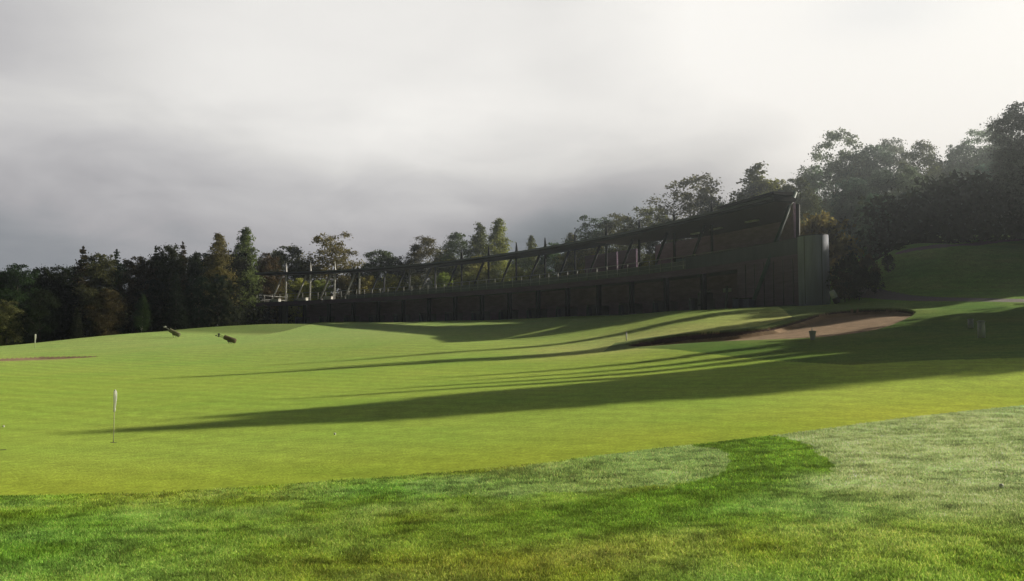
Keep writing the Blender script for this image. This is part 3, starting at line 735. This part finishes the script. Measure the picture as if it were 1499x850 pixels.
# second hole at the left edge of the picture
hx, hy = hit(4, 659); hz = ground(hx, hy)
mb = MB(); mb.add([(hx + .054 * math.cos(a * .3491), hy + .054 * math.sin(a * .3491), hz + .006) for a in range(18)], [tuple(range(18))])
o = mb.build('golf_hole', M['cup']); tag(o, 'dark empty hole cut in the green near the left edge', 'hole')
# marker posts
def post(px, py, w, h, label, name='marker_post', cap=True, m='white', lean=0):
    x, y = hit(px, py); z = ground(x, y)
    e = thing(name, label, 'post', (x, y, z), group='white marker posts on the grass')
    mb = MB(); mb.tube([(x, y, z - .1), (x + lean, y, z + h * .9)], [w * .52, w * .5], 14); mb.build('post', M[m], e)
    MB().tube([(x + lean, y, z + h * .9), (x + lean, y, z + h * .96), (x + lean, y, z + h)], [w * .6, w * .58, w * .3], 14).build('cap', M['steel' if m == 'white' else m], e)
    return e
post(1437, 493.5, .24, .60, 'white stout marker post standing in the shaded grass at far right')
post(1421, 479.5, .20, .36, 'pale shorter marker post behind the stout white one', m='steel')
post(917, 499.5, .07, .46, 'thin pale stake in the sunlit grass left of the bunker')
# tee marker by the bunker: pale tapered post with a dark wedge
x, y = hit(1190, 497); z = ground(x, y)
e = thing('bunker_sign', 'small pale wedge-shaped sign standing at the near lip of the bunker', 'sign', (x, y, z))
mb = MB(); mb.add([(x-.07, y, z-.05), (x+.07, y, z-.05), (x+.15, y, z+.36), (x-.15, y, z+.36), (x-.07, y+.05, z-.05), (x+.07, y+.05, z-.05), (x+.15, y+.05, z+.36), (x-.15, y+.05, z+.36)],
       [(0, 1, 2, 3), (5, 4, 7, 6), (1, 5, 6, 2), (4, 0, 3, 7), (3, 2, 6, 7), (0, 4, 5, 1)]); mb.build('board', M['steel'], e)
MB().tube([(x, y + .08, z - .1), (x, y + .08, z + .46)], .025, 8).build('stake', M['white'], e)
# golf bags on their stands
def golf_bag(px, py, L, label, body, head, turn=0, low=28):
    x, y = hit(px, py); z = ground(x, y)
    e = thing('golf_bag', label, 'golf bag', (x, y, z), group='golf bags left on the grass')
    d = Vector((-math.cos(R(low)) * math.cos(turn), math.cos(R(low)) * math.sin(turn), math.sin(R(low))))
    o = Vector((x, y, z + .17)); p = lambda t, k=0: o + d * (t * L) + Vector((0, 0, k))
    b = MB(); b.tube([p(0), p(.04), p(.3), p(.62), p(.66)], [.14, .17, .165, .155, .16], 14).build('body', body, e)
    b = MB(); b.ball(p(.34, -.12), .15, 12, (1.25, .8, .75)); b.build('pocket', M['olive'], e)
    for k in (-1, 1):
        MB().tube([p(.55), (p(.38).x + .1, y + k * .3, z + .0)], .014, 6).build('leg', M['dark_steel'], e)
    for k in range(5):
        q = Vector((random.uniform(-.05, .05), random.uniform(-.07, .07), random.uniform(-.05, .05)))
        c = MB(); c.tube([p(.62) + q, p(.92 + .06 * (k % 3)) + q * 1.6], .009, 6); c.ball(p(.95 + .06 * (k % 3)) + q * 1.6, .05 if k else .075, 10, (1.2, .8, .9)); c.build('club', head if k < 2 else M['dark_steel'], e)
    return e
golf_bag(263, 494, 1.35, 'dark golf bag on the crest with a white club cover, left of the pair', M['olive'], M['cloth'])
golf_bag(345, 503, 1.25, 'tan and black golf bag lying low on the lawn, right of the pair', M['tan'], M['dark_steel'], low=20)
# bag leaning against the right end of the building
x, y, z = at(1226, 441, 51.0); z = ground(x, y)
e = thing('golf_bag', 'white and black golf bag leaning at the right end of the building', 'golf bag', (x, y, z))
d = Vector((-.42, 0, .9)).normalized(); o = Vector((x, y, z))
MB().tube([o, o + d * .1, o + d * .36], [.17, .19, .18], 12).build('base', M['black'], e)
MB().tube([o + d * .362, o + d * .7, o + d * .82], [.19, .18, .15], 12).build('body', M['cloth'], e)
for k in range(4):
    q = Vector((.05 * (k - 1.5), .04 * (k % 2), 0)); c = MB(); c.tube([o + d * .8 + q, o + d * 1.15 + q * 1.5], .01, 6); c.ball(o + d * 1.18 + q * 1.5, .045, 10); c.build('club', M['dark_steel'], e)
# golf balls
for px, py, lab in ((490, 638, 'white golf ball alone on the sunlit green'), (1466, 716, 'white golf ball in the dewy grass at right'), (5, 626, 'white golf ball on the green at the left edge')):
    x, y = hit(px, py); o = MB().ball((x, y, ground(x, y) + .028), .0215, 14).build('golf_ball', M['white']); tag(o, lab, 'golf ball', 'golf balls')

# ------------------------------------------------------------------ the trees, one by one
LD, LM = (.026, .036, .018), (.04, .056, .022)
LW = 'trees of the dark wood on the left'
for key, px, py, D, w, c, lab in [
    ('broad0', -25, 392, 90, 1.2, LD, 'dark broadleaf tree cut by the left edge of the picture'),
    ('broad1', 28, 389, 88, 1.15, LM, 'low green broadleaf tree beside the left edge'),
    ('broad2', 72, 391, 93, 1.0, LD, 'dark rounded tree, second crown from the left edge'),
    ('spruce0', 122, 362, 99, 1.15, RD, 'reddish pointed spruce, first to rise above the left wood'),
    ('broad0', 150, 373, 93, .9, AU, 'brown tinted broadleaf tree right of the reddish spruce'),
    ('spruce1', 171, 366, 104, .9, LD, 'thin dark spruce tip behind the brown tinted tree'),
    ('broad1', 203, 377, 96, .95, AU, 'rusty broad crown between two thin dark spruce tips'),
    ('spruce2', 228, 361, 106, .8, LD, 'slim dark spruce rising left of the rounded green crown'),
    ('broad2', 247, 360, 97, .9, LM, 'rounded green tree in the middle of the left wood'),
    ('spruce0', 268, 356, 105, .95, RD, 'red brown spruce top right of the rounded green tree'),
    ('tall0', 288, 370, 98, 1.1, LM, 'green birch filling the gap before the first tall pointed birch'),
    ('tall1', 320, 342, 97, 1.25, OG, 'tall pointed olive birch, left of the two tallest in the wood'),
    ('tall2', 361, 333, 121, 1.1, OG, 'tallest pointed birch of the wood, just left of the building'),
    ('broad1', 392, 372, 126, .8, AU, 'rust tinged tree behind the left end of the building'),
    ('spruce1', 113, 449, 83, 1.25, LM, 'small pale spruce in front of the left wood'),
    ('tall1', 209, 430, 84, 1.3, LM, 'young olive birch at the front of the left wood'),
    ('broad2', 12, 440, 82, 1.1, OG, 'small olive tree at the front edge below the left corner of the wood'),
    ('broad1', 160, 424, 86, 1.2, AU, 'low rusty tree between the small spruce and the young birch'),
    ('spruce2', 258, 398, 88, 1.3, LD, 'dark spruce standing right of the young olive birch'),
    ('broad0', 292, 405, 92, 1.0, LD, 'dark tree below the left of the two tallest birches'),
    ('broad2', 322, 402, 94, .9, LD, 'dark tree at the right end of the front row of the left wood'),
    ('broad0', 60, 425, 84, 1.1, LD, 'dark low tree behind the far flag'),
]: tree_px(key, px, py, D, w, c, lab, LW)
for k, (px, py, D) in enumerate([(-160, 390, 90), (-110, 386, 96), (-70, 394, 92), (0, 400, 108), (50, 402, 110), (95, 392, 112), (135, 385, 114), (185, 388, 114), (235, 380, 116), (275, 378, 116), (300, 372, 118), (340, 368, 120), (352, 392, 122), (-60, 380, 110), (95, 415, 95), (230, 410, 96), (312, 392, 106), (-220, 388, 92), (-290, 380, 98)]):
    tree_px('broad%d' % (k % 3), px, py, D, 1.15, LD, 'dark tree deep in the left wood, its crown merging with the others', 'deep trees of the left wood')
MT = 'trees behind the building'
for key, px, py, D, w, c, lab in [
    ('broad2', 421, 361, 143, 1.35, MG, 'rounded dark tree behind the two leftmost masts'),
    ('broad1', 452, 384, 142, 1.08, AU, 'rust tinged low tree between the rounded tree and the tall olive birch'),
    ('airy0', 490, 341, 144, 1.35, OG, 'tall olive birch alone above the left third of the roof'),
    ('broad0', 527, 392, 142, 1.08, DG, 'low dark tree right of the tall olive birch'),
    ('broad0', 560, 368, 141, 1.35, MG, 'broad rounded green tree just above the roof'),
    ('broad2', 598, 377, 140, 1.22, DG, 'dark low crown right of the broad rounded green tree'),
    ('airy1', 622, 345, 139, 1.22, AU, 'brownish birch right of the broad green tree'),
    ('broad1', 650, 366, 134, 1.08, OG, 'low olive crown between the brownish birch and the slim birches'),
    ('airy2', 672, 337, 130, 1.01, MG, 'slim green birch, leftmost of the three close birches'),
    ('tall0', 702, 327, 128, 1.15, OG, 'slim olive birch, middle of the three close birches'),
    ('tall2', 731, 320, 125, 1.15, YG, 'pale gold birch, rightmost of the three close birches'),
    ('tall1', 778, 345, 121, 0.81, OG, 'narrow pale birch top behind two masts'),
    ('broad2', 808, 356, 116, 0.81, MG, 'small dark tree between narrow birch tops'),
    ('tall2', 835, 341, 112, 1.01, OG, 'pointed olive birch left of the cluster above the roof'),
    ('airy0', 868, 316, 110, 1.22, MG, 'dark birch, left of the cluster above the roof'),
    ('airy1', 905, 312, 108, 1.22, OG, 'olive birch in the middle of the cluster above the roof'),
    ('airy2', 950, 299, 105, 1.28, OG, 'taller olive birch, right of the cluster above the roof'),
    ('broad1', 975, 322, 103, 0.94, DG, 'dark tree between the cluster and the tall airy birch'),
    ('airy1', 1013, 257, 101, 1.35, OG, 'tall airy birch standing alone above the roof'),
    ('broad0', 1042, 289, 101, 0.81, DG, 'dark small tree against the right side of the airy birch'),
    ('tall0', 1108, 241, 96, 1.69, OG, 'pointed olive birch above the raised end of the roof'),
    ('broad1', 1138, 266, 94, 0.94, YG, 'yellow green tree right of the pointed birch'),
    ('broad2', 1165, 262, 92, 1.08, MG, 'green tree behind the top of the leaning tube'),
]: tree_px(key, px, py, D, w, c, lab, MT)
for k, (px, py, D) in enumerate([(405, 412, 126), (438, 408, 124), (470, 410, 124), (505, 405, 123), (540, 404, 122), (575, 402, 120), (605, 405, 119), (650, 400, 116), (685, 398, 114), (720, 394, 112), (755, 392, 110), (790, 388, 106), (825, 384, 103), (860, 384, 99), (890, 386, 96), (925, 378, 93), (955, 372, 91), (700, 375, 122), (660, 380, 124), (765, 372, 116), (850, 355, 106)]):
    tree_px('broad%d' % (k % 3), px, py, D, 1.15, YG if k % 3 else OG, 'low green tree seen through the open deck', 'low trees behind the deck')
RT = 'trees on the right hill'
for key, px, py, D, w, c, lab in [
    ('airy0', 1221, 190, 104, .95, HZ, 'tall airy tree, first high crown right of the building'),
    ('broad1', 1196, 245, 107, .8, HZ, 'green tree left of the tall airy crown'),
    ('broad2', 1256, 226, 104, .85, HZD, 'dark tree filling the gap right of the tall airy crown'),
    ('broad0', 1282, 214, 102, .85, HZ, 'dense tree left of the two rounded crowns on the hill'),
    ('airy1', 1308, 203, 107, .9, HZ, 'rounded crown at the left of the hill top pair'),
    ('airy2', 1346, 205, 103, .95, OG, 'lighter rounded crown at the right of the hill top pair'),
    ('broad1', 1378, 238, 107, .8, HZD, 'lower dark tree in the dip of the hill skyline'),
    ('broad0', 1405, 212, 106, .8, HZ, 'dense tree right of the dip in the hill skyline'),
    ('airy0', 1433, 188, 106, 1.0, HZ, 'high broad crown before the right edge'),
    ('broad2', 1464, 198, 102, .85, HZD, 'dark tree between the high crown and the edge of the picture'),
    ('broad1', 1492, 154, 66, .95, HZ, 'tallest tree, cut by the right edge of the picture'),
    ('broad0', 1236, 290, 84, .9, HZD, 'dark lower tree beneath the tall airy crown'),
    ('broad2', 1285, 285, 70, 1.0, HZD, 'dark lower tree beneath the hill top pair'),
    ('broad0', 1335, 280, 70, 1.0, HZD, 'dark lower tree under the lighter rounded crown'),
    ('broad1', 1385, 290, 70, 1.0, HZD, 'dark lower tree under the dip in the skyline'),
    ('broad2', 1435, 280, 70, 1.0, HZD, 'dark lower tree under the high broad crown'),
    ('broad0', 1485, 270, 70, 1.0, HZD, 'dark lower tree under the tallest tree at the edge'),
]: tree_px(key, px, py, D, w, c, lab, RT)
for k, (px, py, D) in enumerate([(1245, 262, 86), (1290, 250, 88), (1330, 246, 87), (1368, 262, 86), (1402, 250, 88), (1445, 240, 87), (1482, 226, 85), (1265, 300, 80), (1350, 296, 80), (1420, 290, 79)]):
    tree_px('broad%d' % (k % 3), px, py, D, 1.0, HZD, 'tree in the thick of the right hill wood, its crown merging with its neighbours', 'merging trees of the right hill wood')
HB = 'bushes between building and bank'
for key, px, py, D, w, c, lab in [
    ('bush0', 1200, 316, 70, 1.0, YG, 'sunlit golden bush top above the end wall'),
    ('bush1', 1243, 372, 54, .75, DG, 'tall dark bush right beside the end wall'),
    ('bush2', 1270, 374, 55, .7, AU, 'tall rust tinted bush beside the dark one by the end wall'),
    ('bush0', 1300, 372, 56, .7, DG, 'dark bush at the left shoulder of the grass bank'),
    ('bush1', 1236, 398, 52, .9, AU, 'low brownish bush by the white golf bag'),
    ('bush2', 1257, 396, 51.5, .9, DG, 'low dark bush where the lower path begins'),
    ('bush0', 1280, 398, 52.5, .75, DG, 'round dark bush on the left slope of the grass bank'),
    ('bush2', 1316, 356, 61, 1.5, DG, 'dark bush at the start of the upper path'),
    ('bush1', 1345, 352, 63, 1.5, DG, 'dark low bush between the start of the upper path and the wood'),
    ('bush1', 1360, 344, 66, 1.5, DG, 'dark bush behind the upper path, left one'),
    ('bush2', 1405, 338, 67, 1.5, DG, 'dark bush behind the upper path, middle one'),
    ('bush0', 1450, 332, 67, 1.5, DG, 'dark bush behind the upper path, right one'),
    ('bush1', 1495, 326, 66, 1.5, DG, 'dark bush behind the upper path, at the picture edge'),
]: tree_px(key, px, py, D, w, c, lab, HB)

# the wood goes on past the right edge of the picture; its shadows fall across the lawn
for k, (x, y, top, key, wd) in enumerate([(44, 34.5, 24.4, 'tall1', .9), (47, 37.2, 25.0, 'broad1', .48), (52, 40.6, 25.8, 'broad0', .42), (41, 35.6, 20.8, 'broad0', .42), (50, 39.2, 24.8, 'tall0', .65), (40, 37.2, 18.6, 'broad2', .42),
        (45, 40.6, 24.2, 'spruce0', .42), (48, 43.4, 24.8, 'spruce2', .42), (44, 43.6, 22.0, 'spruce1', .4), (46, 46.2, 23.5, 'spruce0', .4),
        (42, 42.3, 17.5, 'tall0', .5), (40, 43.4, 15.6, 'broad1', .45), (52, 47.5, 20.0, 'tall2', .45), (36, 40.5, 13.4, 'bush1', 1.1),
        (44, 53.0, 27.5, 'spruce1', .55), (47, 55.2, 27, 'spruce0', .5), (48, 61.0, 29.0, 'spruce2', .4), (47, 58, 19.3, 'broad1', 1.0), (52, 62.5, 20.5, 'broad2', 1.1), (47, 63.5, 20.5, 'broad0', 1.1), (58, 65, 22.5, 'broad1', 1.1), (50, 69.5, 25, 'broad2', 1.0), (56, 70, 24.5, 'broad0', 1.1), (66, 76, 26, 'broad2', 1.0), (64, 84, 27, 'broad1', 1.0), (76, 92, 29, 'broad0', 1.0), (70, 102, 30, 'broad1', 1.0)]):
    if k < 19: tree_at(key, x + 2.1, y + .75, top + .6, wd, MG, 'unseen partner tree past the right edge, added to deepen the shadow', 'tree', 'trees of the wood beyond the right edge')  # unseen partner tree added up-sun only to thicken the shadow
    tree_at(key, x, y, top, wd, MG if k % 2 else DG, 'unseen partner tree past the right edge, added to deepen the shadow', 'tree', 'trees of the wood beyond the right edge')

# dark undergrowth that closes the foot of the woods (reads as one mass)
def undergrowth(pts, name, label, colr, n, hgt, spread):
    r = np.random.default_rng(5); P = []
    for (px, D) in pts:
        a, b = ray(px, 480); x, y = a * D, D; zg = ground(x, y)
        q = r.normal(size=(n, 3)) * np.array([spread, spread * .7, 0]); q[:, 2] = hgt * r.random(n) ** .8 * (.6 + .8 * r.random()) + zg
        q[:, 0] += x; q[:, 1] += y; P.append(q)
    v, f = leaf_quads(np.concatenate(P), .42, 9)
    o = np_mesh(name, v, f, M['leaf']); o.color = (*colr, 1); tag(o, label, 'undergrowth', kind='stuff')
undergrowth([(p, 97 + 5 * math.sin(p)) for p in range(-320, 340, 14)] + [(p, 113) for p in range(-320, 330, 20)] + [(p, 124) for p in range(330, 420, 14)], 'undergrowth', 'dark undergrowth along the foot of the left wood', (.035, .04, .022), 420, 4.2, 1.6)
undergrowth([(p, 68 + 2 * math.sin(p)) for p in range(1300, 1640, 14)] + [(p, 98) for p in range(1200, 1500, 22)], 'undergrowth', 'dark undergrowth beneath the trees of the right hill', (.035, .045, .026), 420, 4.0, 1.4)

# haze volume, thickened rightwards to stand in for lens veil near the sun
hm, hnt, hout = new_mat('haze_veil')
vs_ = N(hnt, 'ShaderNodeVolumeScatter'); vs_.inputs['Density'].default_value = .0009; vs_.inputs['Anisotropy'].default_value = .82; vs_.inputs['Color'].default_value = (.88, .96, 1, 1)
htc = N(hnt, 'ShaderNodeTexCoord'); hsx = N(hnt, 'ShaderNodeSeparateXYZ'); hmr = N(hnt, 'ShaderNodeMapRange', interpolation_type='SMOOTHSTEP')
hnt.links.new(htc.outputs['Object'], hsx.inputs[0]); hnt.links.new(hsx.outputs[0], hmr.inputs[0])
for i_, v_ in enumerate((-22, 42, .00040, .0031)): hmr.inputs[i_ + 1].default_value = v_
hnt.links.new(hmr.outputs[0], vs_.inputs['Density'])
hnt.links.new(vs_.outputs[0], hout.inputs['Volume'])
sc.cycles.volume_max_steps = 48
tag(MB().box((20, 80, 10), (420, 240, 52), 0, .01).build('haze', hm), kind='structure')

# ------------------------------------------------------------------ sky and sun
SUN_AZ, SUN_EL = R(70), R(24)                                       # azimuth clockwise from the viewing direction (+Y)
w = bpy.data.worlds.new('World'); sc.world = w; w.use_nodes = True
nt = w.node_tree; nt.nodes.clear(); L = nt.links
def mth(op, a, b=None, c=None):
    n = N(nt, 'ShaderNodeMath', operation=op)
    for i, v in enumerate((a, b, c)):
        if v is None: continue
        if isinstance(v, (int, float)): n.inputs[i].default_value = v
        else: L.new(v, n.inputs[i])
    return n.outputs[0]
def mrng(x, a, b, c, d):
    n = N(nt, 'ShaderNodeMapRange', interpolation_type='SMOOTHSTEP'); L.new(x, n.inputs[0])
    for i, v in enumerate((a, b, c, d)): n.inputs[i + 1].default_value = v
    return n.outputs[0]
sky = N(nt, 'ShaderNodeTexSky', sky_type='NISHITA', sun_disc=False); sky.sun_elevation = SUN_EL; sky.sun_rotation = SUN_AZ
skys = N(nt, 'ShaderNodeVectorMath', operation='SCALE'); L.new(sky.outputs[0], skys.inputs[0]); skys.inputs['Scale'].default_value = .085
tc = N(nt, 'ShaderNodeTexCoord'); nv = N(nt, 'ShaderNodeVectorMath', operation='NORMALIZE'); L.new(tc.outputs['Generated'], nv.inputs[0])
sx = N(nt, 'ShaderNodeSeparateXYZ'); L.new(nv.outputs[0], sx.inputs[0])
az = mth('ARCTAN2', sx.outputs[0], sx.outputs[1]); el = mth('ARCSINE', sx.outputs[2])
# soft cloud noise, drawn out along the wind
mp = N(nt, 'ShaderNodeMapping'); mp.inputs['Scale'].default_value = (1.0, 1.0, 3.0); mp.inputs['Rotation'].default_value = (0, R(-12), 0); L.new(nv.outputs[0], mp.inputs[0])
nz = N(nt, 'ShaderNodeTexNoise'); nz.inputs['Scale'].default_value = 2.6; nz.inputs['Detail'].default_value = 5; nz.inputs['Roughness'].default_value = .45; nz.inputs['Distortion'].default_value = .4
L.new(mp.outputs[0], nz.inputs['Vector'])
nz2 = N(nt, 'ShaderNodeTexNoise'); nz2.inputs['Scale'].default_value = 7.5; nz2.inputs['Detail'].default_value = 7; nz2.inputs['Roughness'].default_value = .55; nz2.inputs['Distortion'].default_value = .6
L.new(mp.outputs[0], nz2.inputs['Vector'])
no = mth('ADD', mth('SUBTRACT', nz.outputs['Fac'], .5), mth('MULTIPLY', mth('SUBTRACT', nz2.outputs['Fac'], .5), .38))
# low bank of grey cloud; its top edge climbs towards the right
bank = mth('ADD', mth('ADD', el, mth('MULTIPLY', az, .03)), mth('MULTIPLY', no, .12))
up = mrng(bank, .065, .285, .295, .85)
up = mth('SUBTRACT', up, mth('MULTIPLY', mrng(az, -.28, -.60, 0, .34), mrng(el, .18, .32, .03, 1)))
glow = mrng(mth('ADD', az, mth('MULTIPLY', el, .5)), .20, .68, 0, .54)
lum = mth('ADD', mth('ADD', up, glow), mth('MULTIPLY', no, .22))
# a paler break in the bank left of the middle
bx1 = mth('MULTIPLY', mth('SUBTRACT', az, -.11), 6.0); by1 = mth('MULTIPLY', mth('SUBTRACT', el, mth('ADD', mth('MULTIPLY', az, .15), .265)), 22.0)
lum = mth('ADD', lum, mth('MULTIPLY', mth('POWER', 2.718, mth('MULTIPLY', mth('ADD', mth('MULTIPLY', bx1, bx1), mth('MULTIPLY', by1, by1)), -1.0)), .09))
# long soft roll of darker cloud across the bright side
roll = mth('SUBTRACT', el, mth('ADD', mth('MULTIPLY', az, .42), .105)); roll = mth('ADD', roll, mth('MULTIPLY', no, .06))
dark = mth('POWER', 2.718, mth('MULTIPLY', mth('MULTIPLY', roll, roll), -260.0))
dark = mth('MULTIPLY', dark, mth('MULTIPLY', mrng(az, -.12, .12, 0, .22), mrng(az, .24, .44, 1, 0)))
lum = mth('SUBTRACT', lum, dark)
lum = mth('MINIMUM', lum, 1.02)
# overhead and behind: unseen sky dimmed on purpose to deepen the shadows
lum = mth('MULTIPLY', lum, mth('MULTIPLY', mrng(el, .38, .58, 1, .045), mrng(mth('ABSOLUTE', az), .62, .95, 1, .09)))
tintr = ramp(nt, [(.0, (.80, .98, 1.12)), (.2, (.86, .97, 1.08)), (.42, (.99, .98, 1.02)), (.7, (1.0, .99, .97)), (1.0, (1.0, .985, .945))]); L.new(lum, tintr.inputs[0])
cl = N(nt, 'ShaderNodeVectorMath', operation='SCALE'); L.new(tintr.outputs[0], cl.inputs[0]); L.new(lum, cl.inputs['Scale'])
# holes in the cloud deck show the blue sky
hole = mrng(nz.outputs['Fac'], .66, .76, 0, .5)
hx_ = mth('MULTIPLY', mth('SUBTRACT', az, .425), 13.0); hy_ = mth('MULTIPLY', mth('SUBTRACT', el, .352), 34.0)
spot = mth('POWER', 2.718, mth('MULTIPLY', mth('ADD', mth('MULTIPLY', hx_, hx_), mth('MULTIPLY', hy_, hy_)), -1.0))
hole = mth('MINIMUM', mth('ADD', mth('MULTIPLY', hole, mrng(el, .3, .5, 0, 1)), mth('MULTIPLY', spot, .13)), 1.0)
mx = N(nt, 'ShaderNodeMix', data_type='RGBA'); L.new(hole, mx.inputs[0]); L.new(cl.outputs[0], mx.inputs[6]); L.new(skys.outputs[0], mx.inputs[7])
bg = N(nt, 'ShaderNodeBackground'); L.new(mx.outputs[2], bg.inputs[0]); bg.inputs[1].default_value = 1.0
wo = N(nt, 'ShaderNodeOutputWorld'); L.new(bg.outputs[0], wo.inputs[0])

sun = bpy.data.lights.new('sun', 'SUN'); sun.energy = 5.0; sun.angle = R(.6); sun.color = (1.0, .94, .79)
so = bpy.data.objects.new('sun', sun); col.objects.link(so)
dirv = Vector((math.sin(SUN_AZ) * math.cos(SUN_EL), math.cos(SUN_AZ) * math.cos(SUN_EL), math.sin(SUN_EL)))
so.rotation_euler = dirv.to_track_quat('Z', 'Y').to_euler(); so.location = dirv * 200

# ------------------------------------------------------------------ camera
cam = bpy.data.cameras.new('camera'); co = bpy.data.objects.new('camera', cam); col.objects.link(co)
cam.sensor_width = 36; cam.lens = 36 * F_PX / 1499; cam.clip_start = .1; cam.clip_end = 3000
co.location = (0, 0, EYE); co.rotation_euler = (math.pi / 2 + PITCH, 0, 0)
sc.camera = co
sc.view_settings.view_transform = 'Standard'; sc.view_settings.look = 'None'; sc.view_settings.exposure = 0
sc.render.engine = 'CYCLES'; sc.cycles.use_denoising = True; sc.cycles.max_bounces = 6; sc.cycles.transparent_max_bounces = 4
